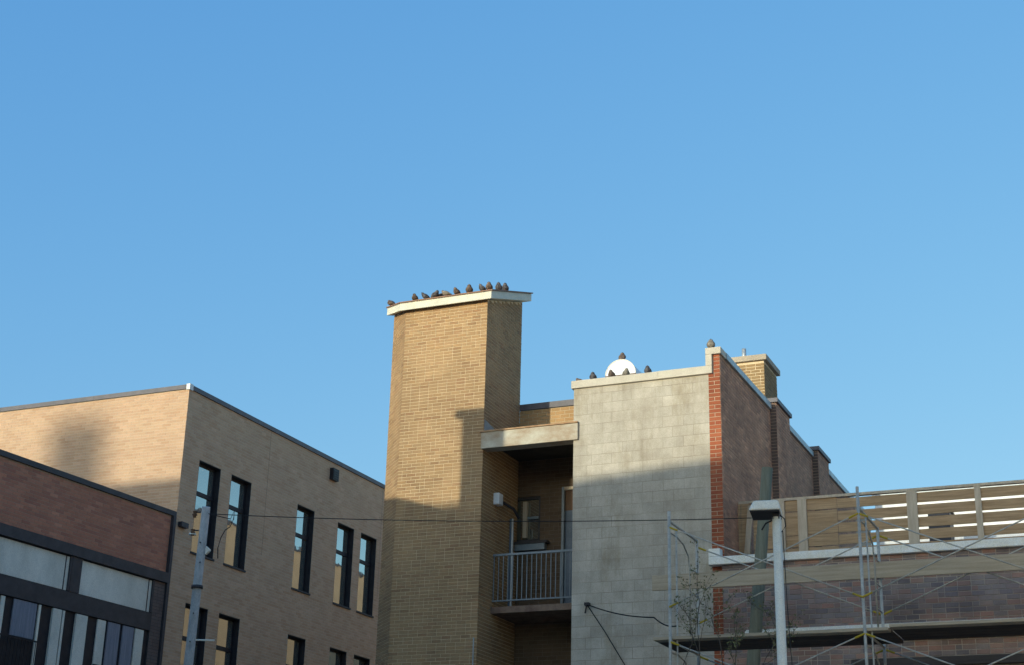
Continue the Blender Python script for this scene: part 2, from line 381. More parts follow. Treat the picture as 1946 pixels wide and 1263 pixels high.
def off(d): return [(TX0-d*.414, YF-d), (TX1+d, YF-d), (TX1+d, TYB+d), (TX0-CH-d, TYB+d), (TX0-CH-d, YF+CH-d*.414)]
ctop = lambda x, y: 13.025 + .34*(y-25.85)
MB().prism(off(.15), lambda x, y: ctop(x, y)-.165, ctop).build('roof_slab', 'cap', tower, bev=.008)
MB().prism(off(.175), lambda x, y: ctop(x, y)+.002, lambda x, y: ctop(x, y)+.028).build('flashing', 'cap_edge', tower)
# patch of parging low on the tower's flank, above the lintel
MB().prism([(TX1-.004, 26.02), (TX1+.012, 26.02), (TX1+.012, 26.9), (TX1-.004, 26.9)], 10.17, lambda x, y: 10.43-.22*max(0, y-26.3)).build('parging_patch', 'parge', tower)
# conduit at the lower corner of the tower
MB().tube([(TX1-.05, YF-.03, 5.0), (TX1-.05, YF-.03, 6.2)], .012).build('conduit', 'grey_flash', tower)
p = onX(941, 948, TX1)
MB().box(TX1, TX1+.13, p.y-.10, p.y+.10, p.z-.12, p.z+.11).build('wall_lamp', 'bright_white', tower, bev=.015)
p = onX(958, 980, TX1)
MB().tube([(TX1+.02, p.y-.3, p.z+.25), (TX1+.25, p.y-.1, p.z+.1), (TX1+.3, p.y+.05, p.z-.05)], .03).build('duct_elbow', 'frame', tower)

# ------------------------------------------------------------------ balcony building between tower and block wing
GX0, GX1, QX0 = -10.25, -7.377, -7.592
YB = 27.75
bb = thing('balcony_building', (-11.2, 30, 0), 'brick rear wall with recessed balcony under a stained concrete lintel', 'building')
SOF = 10.03
SLT, SLB = 6.86, 6.74
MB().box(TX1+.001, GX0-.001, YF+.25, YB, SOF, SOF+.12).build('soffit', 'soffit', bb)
bw = MB(); holes = []
def back(x, y): q = onY(x, y, YB); return q.x+14.6, q.z
s0 = back(962, 946); s1 = back(1026, 1026)
win = (s0[0], s1[0], s1[1], s0[1])
d0 = back(1068, 960); door = (d0[0], 4.30, SLT, 9.42)
holes = [win, door]
wall_sheet(bw, pl(-14.6, YB), X1, -Y1, TX1+14.6, GX0+14.6, 4.4, SOF, holes, .12)
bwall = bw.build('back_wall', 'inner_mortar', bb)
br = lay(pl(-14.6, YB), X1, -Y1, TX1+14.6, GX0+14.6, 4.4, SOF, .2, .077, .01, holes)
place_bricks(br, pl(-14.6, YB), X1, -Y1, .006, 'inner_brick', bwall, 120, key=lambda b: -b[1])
X0 = -14.6
wn = MB()
wn.box(X0+win[0], X0+win[0]+.05, YB+.03, YB+.1, win[2], win[3]).box(X0+win[1]-.05, X0+win[1], YB+.03, YB+.1, win[2], win[3])
wn.box(X0+win[0]+.05, X0+win[1]-.05, YB+.03, YB+.1, win[3]-.05, win[3]).box(X0+win[0]+.05, X0+win[1]-.05, YB+.03, YB+.1, win[2], win[2]+.05)
wo = wn.build('window', 'sill', bb)
q0, q1 = onY(995, 953, YB), onY(1003, 1021, YB)
MB().box(q0.x, q0.x+.085, YB-.02, YB+.06, q1.z, q0.z).build('mullion', 'wood_post', wo)
q2 = onY(1003, 983, YB); MB().box(q0.x+.085, X0+win[1]-.05, YB+.01, YB+.06, q2.z-.025, q2.z+.025).build('transom', 'rail', wo)
MB().box(X0+win[0]+.05, X0+win[1]-.05, YB+.075, YB+.09, win[2]+.05, win[3]-.05).build('pane', 'glass', wo)
q0, q1 = onY(978, 1030, YB-.15), onY(1034, 1041, YB-.15)
MB().box(q0.x, q1.x, YB-.15, YB-.02, q1.z-.01, q0.z-.04).build('window_box', 'rail', wo)
MB().box(q0.x-.05, q1.x+.06, YB-.17, YB-.02, q0.z-.04, q0.z+.01).build('sill', 'sill', wo)
dr = MB().box(X0+door[0]+.05, GX0-.08, YB+.06, YB+.1, SLT, 8.95).build('door', 'blue_door', bb)
MB().box(X0+door[0]+.05, GX0-.08, YB+.05, YB+.1, 8.95, 9.36).build('transom_panel', 'brown_door', dr)
MB().box(X0+door[0], X0+door[0]+.05, YB-.02, YB+.1, SLT, 9.42).build('door_jamb', 'rail', dr)
MB().box(X0+door[0]+.05, GX0, YB-.015, YB+.1, 9.36, 9.42).build('door_head', 'wood_post', dr)
MB().box(GX0-.005-.05, GX0-.005, YF+.28, YF+.33, SLT, 9.05).build('corner_post', 'wood_post', bb)
q0, q1 = onY(947, 987, 27.35), onY(972, 1056, 27.35)
MB().box(max(q0.x, TX1+.02), q1.x, 27.33, 27.36, SLT, q0.z).build('privacy_screen', 'blue_door', bb)
MB().box(q1.x, q1.x+.025, 27.325, 27.365, SLT, q0.z).build('screen_edge', 'white', bb)
# slab and railing
YR = 26.62
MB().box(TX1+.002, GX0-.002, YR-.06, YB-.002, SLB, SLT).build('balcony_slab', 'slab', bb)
rl = MB().box(TX1+.01, GX0-.006, YR-.02, YR+.02, 7.845, 7.885).build('railing', 'rail', bb)
MB().box(TX1+.01, GX0-.006, YR-.015, YR+.015, 6.97, 6.995).build('bottom_rail', 'rail', rl)
x = TX1+.03
while x < GX0-.02:
    MB().box(x-.007, x+.007, YR-.007, YR+.007, 6.995, 7.845).build('baluster', 'rail', rl); x += .098
# lintel
lz0, lz1 = 9.815, 10.14
LY = 25.945
lt = MB().box(-12.155, -10.145, LY, YF+.24, lz0, lz1).build('lintel', 'lintel', bb, bev=.012)
MB().hexa([(-12.19, LY-.02, lz1+.003), (-10.15, LY-.02, lz1+.003), (-10.26, YB-.01, lz1+.12), (-12.12, YB-.01, lz1+.12), (-12.19, LY-.02, lz1+.03), (-10.15, LY-.02, lz1+.03), (-10.26, YB-.01, lz1+.15), (-12.12, YB-.01, lz1+.15)]).build('roof_flashing', 'rust', bb)
# parapet
pb = MB(); wall_sheet(pb, pl(X0, YB), X1, -Y1, TX1+14.6, GX0+14.6, SOF, 11.10)
par = pb.build('parapet', 'parapet_mortar', bb)
br = lay(pl(X0, YB), X1, -Y1, TX1+14.6, GX0+14.6, SOF+.15, 11.11, .2, .077, .011, heads=.05)
place_bricks(br, pl(X0, YB), X1, -Y1, .007, 'parapet_brick', par, 200)
MB().box(TX1+.001, GX0, YB-.03, YB+.28, 11.11, 11.235).build('coping', 'tan_coping', bb)
# body behind
MB().box(-14.5, GX0-.002, YB+.14, 36, 0, 10.9).build('rear_body', 'buff', bb)
wing = thing('rear_wing', (-12.5, 46, 0), 'sunlit buff stucco wing far behind the stair tower', 'building')
MB().box(-14.2, -10.8, 36.5, 58, 0, 13.8).build('wall', 'buff', wing)
MB().box(-14.26, -10.74, 36.44, 58.06, 13.8, 13.9).build('coping', 'tan_coping', wing)

# ------------------------------------------------------------------ grey block wing
gb = thing('block_building', (-8.8, 32, 0), 'grey concrete block building with red brick corner and dark brick side wall', 'building')
MB().box(GX0+.001, QX0, YF+.001, 40, 0, 10.90).build('wall_core', 'block_mortar', gb)
gw = MB().quad((GX0, YF, 0), (QX0, YF, 0), (QX0, YF, 10.84), (GX0, YF, 10.84)).build('block_wall', 'block_mortar', gb)
bl = []
zc = 9.505
rows = [zc + k*.2 for k in range(-25, 7)]
for k, z in enumerate(rows):
    zt = min(z+.193, 10.83)
    if zt-z < .03: continue
    js = [0.0] + ([.28, .58] if k % 2 else [.375]); 
    while js[-1]+.396 < QX0-GX0-.1: js.append(js[-1]+.396)
    js.append(QX0-GX0+.007)
    if k % 5 == 2 and len(js) > 4: js[3] += .04
    for a, b in zip(js[:-1], js[1:]): bl.append((a, z, b-a-.007, zt-z))
place_bricks(bl, pl(GX0, YF), X1, -Y1, .0035, 'block', gw, 400, name='concrete_block')
# quoin
qc = MB().box(QX0, GX1, YF+.001, YF+.3, 0, 11.20).build('corner_pier', 'quoin_mortar', gb)
qb = []; z = 4.5; k = 0
while z < 11.19:
    zt = min(z+.0655, 11.195)
    a0 = 0 if z < 10.83 else .10
    W_ = GX1-QX0
    if k % 2 or z > 10.83: qb += [(a0, z, W_-a0, zt-z)]
    else: qb += [(a0, z, W_*.5-.006, zt-z), (W_*.5+.006, z, W_*.5-.006, zt-z)]
    z += .0765; k += 1
place_bricks(qb, pl(QX0, YF), X1, -Y1, .008, 'quoin_brick', qc, 300)
# side wall
ST = 11.20
sw = MB().box(QX0+.05, GX1, YF+.3, 40, 0, ST).build('side_wall', 'dark_mortar', gb)
br = lay(pl(GX1, YF), Y1, X1, 0, 12, 6.2, ST, .2, .0675, .009)
place_bricks(br, pl(GX1, YF), Y1, X1, .008, 'dark_brick', sw, 300, key=lambda b: b[0]*1.0+(11.2-b[1])*.7)
for (ya, yb) in ((29.66, 30.78), (33.4, 34.5)):
    pf = MB().box(GX1-.1, GX1+.13, ya, yb, 0, 11.36).build('pilaster', 'dark_mortar', gb)
    place_bricks(lay(pl(GX1+.13, ya), Y1, X1, 0, yb-ya, 6.5, 11.36, .2, .0675, .009), pl(GX1+.13, ya), Y1, X1, .008, 'dark_brick', pf)
    place_bricks(lay(pl(GX1, ya), X1, -Y1, 0.002, .13, 6.5, 11.36, .2, .0675, .009), pl(GX1, ya), X1, -Y1, .008, 'pier_and_pilaster_shade', pf)  # front face shade put into a darker brick than the side face
    MB().box(GX1-.3, GX1+.18, ya-.06, yb+.06, 11.362, 11.45).build('pilaster_cap', 'tan_coping', gb)
# metal copings
for (ya, yb) in ((YF+.31, 29.59), (30.85, 33.33), (34.57, 40)):
    y = ya
    while y < yb-.01:
        e = min(y+1.22, yb)
        MB().box(GX1-.30, GX1+.055, y+.002, e-.002, 11.203, 11.325+.004*(int(y*7) % 2)).build('side_coping', 'grey_flash', gb, bev=.006); y = e
MB().box(-10.29, -8.55, YF-.055, YF+.30, 10.832, 10.985).build('coping', 'coping', gb, bev=.008)
MB().box(-8.548, -7.51, YF-.058, YF+.30, 10.834, 10.988).build('coping', 'coping', gb, bev=.008)
MB().box(-7.63, -7.508, YF-.060, YF+.30, 10.989, 11.199).build('step_flashing', 'coping', gb, bev=.006)
MB().box(-7.63, -7.335, YF-.062, YF+.305, 11.2, 11.33).build('corner_coping', 'coping', gb, bev=.006)
# galvanised hood on the roof
hood = thing('roof_vent', (-9.66, 27.3, 10.9), 'white arched metal vent hood on the roof behind the coping', 'vent')
hm = MB(); pts = [(-9.66+.312*math.cos(a), 11.375+.312*math.sin(a)) for a in [math.pi*i/28 for i in range(29)]]
k = 0
hm.v = [(x, 26.98, z) for x, z in pts] + [(x, 27.62, z) for x, z in pts]; n = len(pts)
hm.f = [tuple(range(n)), tuple(reversed(range(n, 2*n)))] + [(i+1, i, n+i, n+i+1) for i in range(n-1)] + [(0, n-1, 2*n-1, n)]
hm.build('hood', 'bright_white', hood)
MB().tube([(x, 26.976, z) for x, z in pts], .009, 6).build('rim', 'lamp_grey', hood, True)
MB().box(-9.9, -9.42, 27.05, 27.55, 10.9, 11.374).build('curb', 'grey_flash', hood)
MB().box(-9.98, -9.34, 26.972, 26.978, 11.36, 11.374).build('drip_edge', 'brown_door', hood)

# ------------------------------------------------------------------ chimney
ch = thing('chimney', (-7.95, 30.6, 11), 'square buff brick chimney with a thick concrete cap behind the sloping parapet', 'chimney')
cx0, cx1, cy0, cy1 = -8.55, -7.555, 30.0, 31.05
cc = MB().box(cx0, cx1, cy0, cy1, 10.6, 12.42).build('stack', 'tower_mortar', ch)
place_bricks(lay(pl(cx0, cy0), X1, -Y1, 0, cx1-cx0, 10.6, 12.42, .205, .0685, .013, heads=.06), pl(cx0, cy0), X1, -Y1, .009, 'chimney_brick', cc, 200, key=lambda b: -b[1])
place_bricks(lay(pl(cx1, cy0), Y1, X1, 0, cy1-cy0, 10.6, 12.42, .205, .0685, .013, heads=.06), pl(cx1, cy0), Y1, X1, .009, 'chimney_brick', cc, 90, key=lambda b: -b[1])
MB().box(cx0-.07, cx1+.075, cy0-.075, cy1+.07, 12.425, 12.55).build('cap', 'chimney_cap', ch, bev=.012)
fp = onY(1414, 672, 30.35)
MB().tube([(fp.x, 30.35, 12.545), (fp.x, 30.35, 12.86)], .047, 14).build('flue_pipe', 'grey_flash', ch, True)
MB().tube([(fp.x+.28, 30.6, 12.545), (fp.x+.28, 30.6, 12.70)], .05, 12).build('flue_stub', 'dark_metal', ch, True)

# ------------------------------------------------------------------ tan building
TXW, TYF, TZ = -22.1, 30.03, 13.39
tb = thing('tan_brick_building', (-27, 36, 0), 'large tan brick building with dark roof edge and tall black windows', 'building')
wins = [(30.74, 31.70), (32.18, 33.13), (35.45, 36.38), (37.69, 38.66), (39.07, 40.04)]
holes = [(a-TYF, b-TYF, 9.45, 11.76) for a, b in wins] + [(a-TYF, b-TYF, 5.0, 8.20) for a, b in wins]
holes.append((29.0-TYF+1.5, 29.0-TYF+1.5, 0, 0)); holes.pop()
mb = MB(); wall_sheet(mb, pl(TXW, TYF), Y1, X1, 0, 22, 0, TZ, holes, .165)
tsw = mb.build('side_wall', 'tan_mortar', tb)
br = lay(pl(TXW, TYF), Y1, X1, 0, 13.5, 5.6, TZ, .24, .0757, .009, holes, heads=0)
place_bricks(br, pl(TXW, TYF), Y1, X1, .005, 'tan_brick', tsw, 300, key=lambda b: b[0]+.6*abs(12.4-b[1]))
tfw = MB().quad((-34, TYF, 0), (TXW, TYF, 0), (TXW, TYF, TZ), (-34, TYF, TZ)).build('front_wall', 'tan_mortar', tb)
br = lay(pl(-34, TYF), X1, -Y1, 4.5, 34+TXW+.0055, 9.6, TZ, .24, .0757, .009, heads=0)
place_bricks(br, pl(-34, TYF), X1, -Y1, .005, 'tan_brick', tfw, 300, key=lambda b: -b[0]-.8*b[1])
MB().box(-34, TXW-.2, TYF+.2, 52, TZ-.5, TZ-.3).build('roof', 'roof', tb)
MB().box(-34, TXW-.2, TYF+.2, 52, 0, .2).build('floor_slab', 'roof', tb)
MB().box(-34, TXW-.15, TYF+.35, TYF+.36, .2, TZ-.5).box(TXW-.62, TXW-.6, TYF+.4, 52, .2, TZ-.5).build('inner_lining', 'frame', tb)
x = -34
while x < TXW-.15:
    e = min(x+3.0, TXW-.06); MB().box(x+.003, e-.003, TYF-.045, TYF+.3, TZ+.001, TZ+.115).build('coping', 'tan_coping', tb); x = e
    if e >= TXW-.07: break
MB().box(TXW-.06, TXW+.047, TYF-.048, TYF+.1, TZ-.02, TZ+.13).build('corner_flashing', 'white', tb)
y = TYF+.1
while y < 50:
    MB().box(TXW-.3, TXW+.045, y+.004, y+2.996, TZ+.001, TZ+.115).build('coping', 'grey_flash' if False else 'tan_coping', tb); y += 3.0
def tan_window(a, b, z0, z1, ztr):
    D = TXW-.155
    f = MB(); w_ = .05
    f.box(D-.05, D, a+.02, a+.02+w_, z0, z1).box(D-.05, D, b-.02-w_, b-.02, z0, z1).box(D-.05, D, a+.02+w_, b-.02-w_, z1-w_-.02, z1-.02).box(D-.05, D, a+.02+w_, b-.02-w_, z0, z0+w_)
    fo = f.build('window', 'frame', tb)
    MB().box(D-.05, TXW-.004, a, a+.018, z0, z1).box(D-.05, TXW-.004, b-.018, b, z0, z1).box(D-.05, TXW-.004, a+.018, b-.018, z1-.018, z1).build('reveal_lining', 'frame', fo)
    MB().box(D-.05, D+.012, a+.072, b-.072, ztr-.05, ztr+.05).build('transom', 'frame', fo)
    MB().box(D-.03, D-.02, a+.07, b-.07, ztr+.05, z1-.07).build('pane', 'glass', fo)
    MB().box(D-.03, D-.02, a+.07, b-.07, z0+w_, ztr-.05).build('pane', 'glass', fo)
    MB().box(D, TXW+.04, a-.02, b+.02, z0-.05, z0-.003).build('sill', 'sill', fo)
for a, b in wins: tan_window(a, b, 9.45, 11.76, 10.98)
for a, b in wins: tan_window(a, b, 5.0, 8.20, 7.4)
vt = MB().box(TXW, TXW+.12, 37.05, 37.38, 12.86, 13.20).build('wall_vent', 'frame', tb)
for i in range(4): MB().box(TXW+.12, TXW+.135, 37.08, 37.35, 12.91+.065*i, 12.945+.065*i).build('louvre', 'dark_metal', vt)
for y in (33.85, 40.25): MB().box(TXW+.0055, TXW+.0075, y, y+.010, 10.0, TZ-.01).build('control_joint', 'tan_joint', tb)
MB().box(TXW, TXW+.12, 30.12, 30.40, 9.93, 10.05).build('wall_light', 'dark_metal', tb)

# ------------------------------------------------------------------ red building, wall turned slightly
RP = Vector((TXW, 29.95, 0)); ra = R(3.2)
ru = Vector((-math.sin(ra), -math.cos(ra), 0)); rn = Vector((math.cos(ra), -math.sin(ra), 0))   # u runs towards the camera
def red(x, y): q = onP(x, y, RP, rn); return (q-RP).dot(ru), q.z
rb = thing('red_brick_building', (-24, 26, 0), 'low red brick building with pale panels over dark framed glazing', 'building')
RZ = 10.13
U1 = 9.0
lo_b = 8.74
mb = MB(); mb.obox(RP, ru, rn, 0.0, U1, -6, -.02, 0, RZ); rcore = mb.build('wall_core', 'red_mortar', rb)
rwm = MB(); wall_sheet(rwm, RP, ru, rn, 0, U1, lo_b, RZ); rwall = rwm.build('upper_wall', 'red_mortar', rb)
br = lay(RP, ru, rn, .12, 7.2, lo_b, RZ, .24, .0757, .009, heads=0)
place_bricks(br, RP, ru, rn, .005, 'red_brick', rwall, 300, key=lambda b: abs(b[0]-3)+abs(b[1]-9.5))
MB().obox(RP, ru, rn, -.02, U1, -.3, .05, RZ+.002, RZ+.12).build('coping', 'dark_metal', rb)
MB().obox(RP, ru, rn, .02, .11, 0, .09, 0, RZ-.01).build('downpipe', 'dark_metal', rb)
MB().obox(RP, ru, rn, .12, U1, 0, .10, 8.50, lo_b-.003).build('cornice', 'dark_metal', rb)
MB().obox(RP, ru, rn, .50, U1, 0, .05, 7.32, 7.72).build('spandrel', 'dark_metal', rb)
# corner pier of dark brick
cp = MB().obox(RP, ru, rn, .12, .50, -.019, .03, 0, 8.498).build('corner_pier', 'sill', rb)
place_bricks(lay(RP + rn*.03, ru, rn, .12, .50, 4.5, 8.49, .24, .0757, .009), RP+rn*.03, ru, rn, .005, 'pier_and_pilaster_shade', cp)
def rpart(name, x0, x1, ya, yb, n0, n1, mt, parent=rb):
    """x0..x1: pixel columns at row (ya+yb)/2; ya, yb: z limits"""
    return MB().obox(RP, ru, rn, min(x0, x1), max(x0, x1), n0, n1, ya, yb).build(name, mt, parent)
uc = lambda x, y: red(x, y)[0]
# back of glazing
rpart('glazing_recess', .50, U1, 4.0, 8.5, -.018, -.008, 'frame')
z_t, z_b = 8.47, 7.735
for (xa, xb, y) in ((148, 287, 1110), (-150, 129, 1080)):
    a, b = uc(xb, y), uc(xa, y)
    po = rpart('transom_panel', a, b, z_b, z_t, .0, .02, 'panel')
    rpart('panel_edge', a+.10, a+.125, z_b, z_t, .021, .03, 'sill', po)
    rpart('panel_frame', a-.06, a-.002, z_b, z_t+.02, 0, .055, 'dark_metal', po)
a, b = uc(148, 1110), uc(129, 1080); rpart('post', a+.002, b-.062, 7.725, 8.495, 0, .06, 'dark_metal')
z1, z0 = 7.315, 4.5
def strip(name, xa, xb, yy, mt, n0=.0, n1=.03, top=z1-.02, bot=z0):
    return rpart(name, uc(xb, yy), uc(xa, yy), bot, top, n0, n1, mt)
for (xa, xb) in ((252, 268),): strip('curtain_strip', xa, xb, 1230, 'panel')
strip('curtain_strip', 178, 194, 1230, 'panel'); 
strip('white_post', 136, 158, 1220, 'panel', 0, .05)
w2 = strip('white_post', 90, 107, 1220, 'panel', 0, .05)
strip('white_post', 110, 114, 1220, 'panel', 0, .04)
strip('blind', 199, 222, 1230, 'curtain'); strip('blind', 228, 249, 1230, 'curtain')
strip('blind', 17, 62, 1200, 'curtain', bot=6.55); strip('white_post', 66, 70, 1200, 'lamp_grey', 0, .035); strip('white_post', -6, 2, 1180, 'panel', 0, .03)
for (xa, xb, zt) in ((-40, 62, 6.52), (172, 196, 6.30)):
    a, b = uc(xb, 1240), uc(xa, 1240)
    g_ = rpart('guard_rail', a, b, zt-.03, zt, .09, .12, 'frame')
    x = a+.05
    while x < b: rpart('baluster', x, x+.012, 5.4, zt-.03, .098, .11, 'frame', g_); x += .1
MB().obox(RP, ru, rn, 0, U1, -6, -.3, RZ-.2, RZ-.02).build('roof', 'roof', rb)

# ------------------------------------------------------------------ low building on the right
LBY = 25.9
lb = thing('low_brick_building', (-3, 32, 0), 'low old brick building with pale stone ledge behind the scaffold', 'building')
lx0, lx1 = GX1-.01, 6.0
MB().box(-7.36, lx1, LBY+.02, 40, 0, 7.2).build('wall_core', 'old_mortar', lb)
lw = MB().quad((lx0, LBY, 0), (lx1, LBY, 0), (lx1, LBY, 7.25), (lx0, LBY, 7.25)).build('front_wall', 'old_mortar', lb)
br = lay(pl(lx0, LBY), X1, -Y1, 0, 8.5, 4.6, 7.24, .215, .086, .013)
place_bricks(br, pl(lx0, LBY), X1, -Y1, .009, 'old_brick', lw, 300, key=lambda b: abs(b[0]-2.7)+2.2*abs(b[1]-6.45))
MB().box(-7.61, lx1, LBY-.09, YF-.01 if False else LBY+.09, 7.245, 7.385).build('stone_ledge', 'stone', lb, bev=.012)
MB().box(-7.61, -7.40, LBY-.085, LBY+.095, 7.388, 7.535).build('ledge_return', 'stone', lb, bev=.012)
MB().box(lx0+.02, lx1, LBY+.1, 40, 7.2, 7.25).build('roof', 'roof', lb)
# second stone band lower down
q = onY(1487, 1196, LBY)
MB().box(-7.0, lx1, LBY-.05, LBY, q.z-.05, q.z+.02).build('stone_band', 'stone', lb, bev=.006)
q2 = onY(1720, 1190, LBY); MB().box(q2.x, lx1, LBY-.14, LBY-.004, q.z-.24, q.z-.052).build('shop_cornice', 'trim_and_plank_shade', lb, bev=.01)
q2 = onY(1800, 1245, LBY); MB().box(-5.2, lx1, LBY-.12, LBY-.004, q2.z-.16, q2.z-.02).build('awning_box', 'trim_and_plank_shade', lb, bev=.01)

# ------------------------------------------------------------------ fence on the roof
FY = 27.0
fn = thing('roof_fence', (-4.5, FY, 7.25), 'weathered brown board fence with open gaps on the low roof', 'fence')
fx0, fx1 = -7.10, .6
zl = [7.50, 7.725, 7.945, 8.165, 8.385]
joints = [-7.1, -5.55, -4.2, -3.1, -1.6, .6]
for i, z in enumerate(zl):
    for a, b in zip(joints[:-1], joints[1:]):
        s = random.uniform(-.006, .006)
        hh = .174 if a > -5.6 else .210
        MB().box(a+.004, b-.004, FY, FY+.022, z+s, z+s+hh).build('board', 'wood', fn)
MB().box(-7.36, fx1, FY-.03, FY+.06, 8.592, 8.64).build('top_rail', 'wood_post', fn)
MB().box(fx0, fx1, FY+.023, FY+.05, 7.40, 7.49).build('bottom_rail', 'wood', fn)
for (xa, xb) in ((1480, 1492), (1517, 1534), (1726, 1746), (1857, 1869)):
    a, b = onY(xa, 1000, FY-.03).x, onY(xb, 1000, FY-.03).x
    MB().box(a, b, FY-.045, FY-.001, 7.30, 8.59).build('post', 'wood_post', fn)
q0, q1 = onY(1419, 1065, FY-.04), onY(1427, 960, FY-.04)
MB().hexa([(q0.x-.05, FY-.07, q0.z), (q0.x+.05, FY-.07, q0.z), (q0.x+.05, FY-.03, q0.z), (q0.x-.05, FY-.03, q0.z), (q1.x-.05, FY-.07, q1.z), (q1.x+.05, FY-.07, q1.z), (q1.x+.05, FY-.03, q1.z), (q1.x-.05, FY-.03, q1.z)]).build('leaning_post', 'wood_post', fn)
for xa in (1391, 1400, 1409, 1417):
    a = onY(xa, 1000, FY-.02).x; MB().box(a, a+.082, FY-.025, FY-.003, 7.35, 8.59).build('upright_board', 'wood', fn)

# white wall standing in for bright sky, and dark unit behind the fence
ws = thing('sky_stand_in_shed', (-2.5, 32, 7.25), 'white painted shed added to stand for bright sky through the fence gaps', 'shed')
MB().box(-5.6, 1.5, 31, 33, 7.25, 9.56).build('wall', 'bright_white', ws)
MB().box(-5.65, 1.55, 30.95, 33.05, 9.562, 9.60).build('roof', 'grey_flash', ws)
au = thing('roof_unit', (-4.1, 29.6, 7.25), 'dark metal ventilation unit behind the fence', 'vent')
MB().box(-4.33, -3.93, 29.4, 29.9, 7.25, 8.80).build('casing', 'dark_metal', au, bev=.01)
MB().box(-4.36, -3.9, 29.37, 29.93, 8.803, 8.84).build('lid', 'frame', au)

# ------------------------------------------------------------------ scaffold
SF0, SF1 = 23.1, 24.6
FX = [-7.45, -4.43, -1.41]
sf = thing('scaffold', (-4.4, 23.8, 0), 'galvanised tube scaffold with yellow brace locks in front of brick wall', 'scaffold')
tube = lambda p, r, nm='tube', mt='galv', par=sf: MB().tube(p, r, 10).build(nm, mt, par, True)
tops = [7.56, 7.72, 7.6]
LV = [5.55, 7.36]
for fx, tp in zip(FX, tops):
    p0 = tube([(fx, SF0, 0), (fx, SF0, tp)], .024, 'post'); p1 = tube([(fx, SF1, 0), (fx, SF1, 7.42)], .024, 'post')
    tube([(fx+.085, SF0+.1, 0), (fx+.085, SF0+.1, 7.30)], .013, 'inner_upright')
    for lv in (3.6, 5.5, 7.4):
        tube([(fx, SF0, lv), (fx, SF1, lv)], .02, 'bearer')
        tube([(fx, SF0, lv-.18), (fx, SF0+.4, lv-.17), (fx, SF0+.75, lv-.22), (fx, SF0+1.02, lv-.36), (fx, SF0+1.08, lv-.6), (fx, SF0+1.08, lv-1.65)], .014, 'arch_brace')
        for r_ in (.55, .95, 1.35): tube([(fx, SF0+1.08, lv-r_), (fx, SF1, lv-r_)], .012, 'rung')
def brace(a, b):
    br_ = tube([a, b], .011, 'cross_brace'); a, b = Vector(a), Vector(b); d = (b-a).normalized()
    for s, e in ((a, a+d*.16), (b-d*.16, b)): MB().tube([s, e], .016, 8).build('brace_lock', 'yellow', br_)
for i in range(2):
    for yy, dz in ((SF0-.03, 0), (SF1+.03, .0)):
        for (lo, hi) in ((4.25, 5.48), (6.02, 7.30)):
            brace((FX[i], yy, lo+dz), (FX[i+1], yy+.012, hi+dz)); brace((FX[i], yy+.024, hi+dz), (FX[i+1], yy+.012, lo+dz))
def plankthing(nm, label, x0, x1, y0, y1, z0, z1, mt, group):
    o = MB().box(x0, x1, y0, y1, z0, z1).build(nm, mt, bev=.006); return tag(o, label, 'plank', group)
plankthing('toe_board', 'long tan timber board running along the scaffold above eye level', -8.22, -1.0, 24.52, 24.56, 6.585, 6.845, 'plank', None)
for i in range(5):  # rear planks carry the platform's underside shade as a dark colour
    plankthing('scaffold_plank', ('pale outer platform plank by the left scaffold frames' if i == 0 else 'shade-painted platform plank behind the pale outer one, left scaffold bay'), -7.75, -4.1, 23.15+.26*i, 23.15+.26*i+.24, 5.525, 5.575, 'plank' if i == 0 else 'trim_and_plank_shade', 'lower scaffold planks')
    plankthing('scaffold_plank', ('pale outer platform plank past the middle scaffold frame' if i == 0 else 'shade-painted platform plank behind the pale outer one, bay past the middle frame'), -4.09 , -.9, 23.2+.26*i, 23.2+.26*i+.24, 5.58 if i else 5.576, 5.63 if i else 5.626, 'plank' if i == 0 else 'trim_and_plank_shade', 'far bay scaffold planks')

# ------------------------------------------------------------------ lamp post, poles
t = 21.0
lp = CAM + ray(1480, 1100)*t
ll = thing('lamp_post', (lp.x, lp.y, 0), 'pale grey lamp post with shoebox lamp head before the scaffold', 'lamp post')
tp = CAM + ray(1470, 971)*t
ltop = tp.z
MB().tube([(lp.x+.02, lp.y, 0), (lp.x, lp.y, ltop)], .075, 16, .062).build('pole', 'lamp_grey', ll, True)
hu = X1*.985 + Y1*.17; hu.normalize(); hn = Vector((hu.y, -hu.x, 0))
hc = CAM + ray(1452, 972)*t
hz = hc.z
hd = MB()
def hp(a, b, z): return Vector((lp.x, lp.y, z)) + hu*a + hn*b
A0, A1, B0, B1 = -.37, .07, -.36, .22
hz0 = ltop+.06
hd.hexa([hp(A0, B1, hz0), hp(A1, B1, hz0), hp(A1, B0, hz0), hp(A0, B0, hz0), hp(A0+.07, B1-.05, hz0+.15), hp(A1-.03, B1-.05, hz0+.15), hp(A1-.03, B0+.05, hz0+.15), hp(A0+.07, B0+.05, hz0+.15)])
ho = hd.build('lamp_head', 'lamp_grey', ll, bev=.03)
MB().hexa([hp(A0+.02, B1-.02, hz0-.012), hp(A1-.02, B1-.02, hz0-.012), hp(A1-.02, B0+.02, hz0-.012), hp(A0+.02, B0+.02, hz0-.012), hp(A0+.02, B1-.02, hz0-.002), hp(A1-.02, B1-.02, hz0-.002), hp(A1-.02, B0+.02, hz0-.002), hp(A0+.02, B0+.02, hz0-.002)]).build('lens', 'frame', ho)
MB().box(lp.x-.045, lp.x+.05, lp.y-.05, lp.y+.05, ltop-.03, hz0-.013).build('bracket', 'dark_metal', ll)
MB().tube([(lp.x+.06, lp.y-.03, ltop+.02), (lp.x+.12, lp.y-.03, ltop-.04), (lp.x+.13, lp.y-.03, ltop-.14), (lp.x+.07, lp.y-.03, ltop-.22)], .008).build('loop_cable', 'wire', ll)
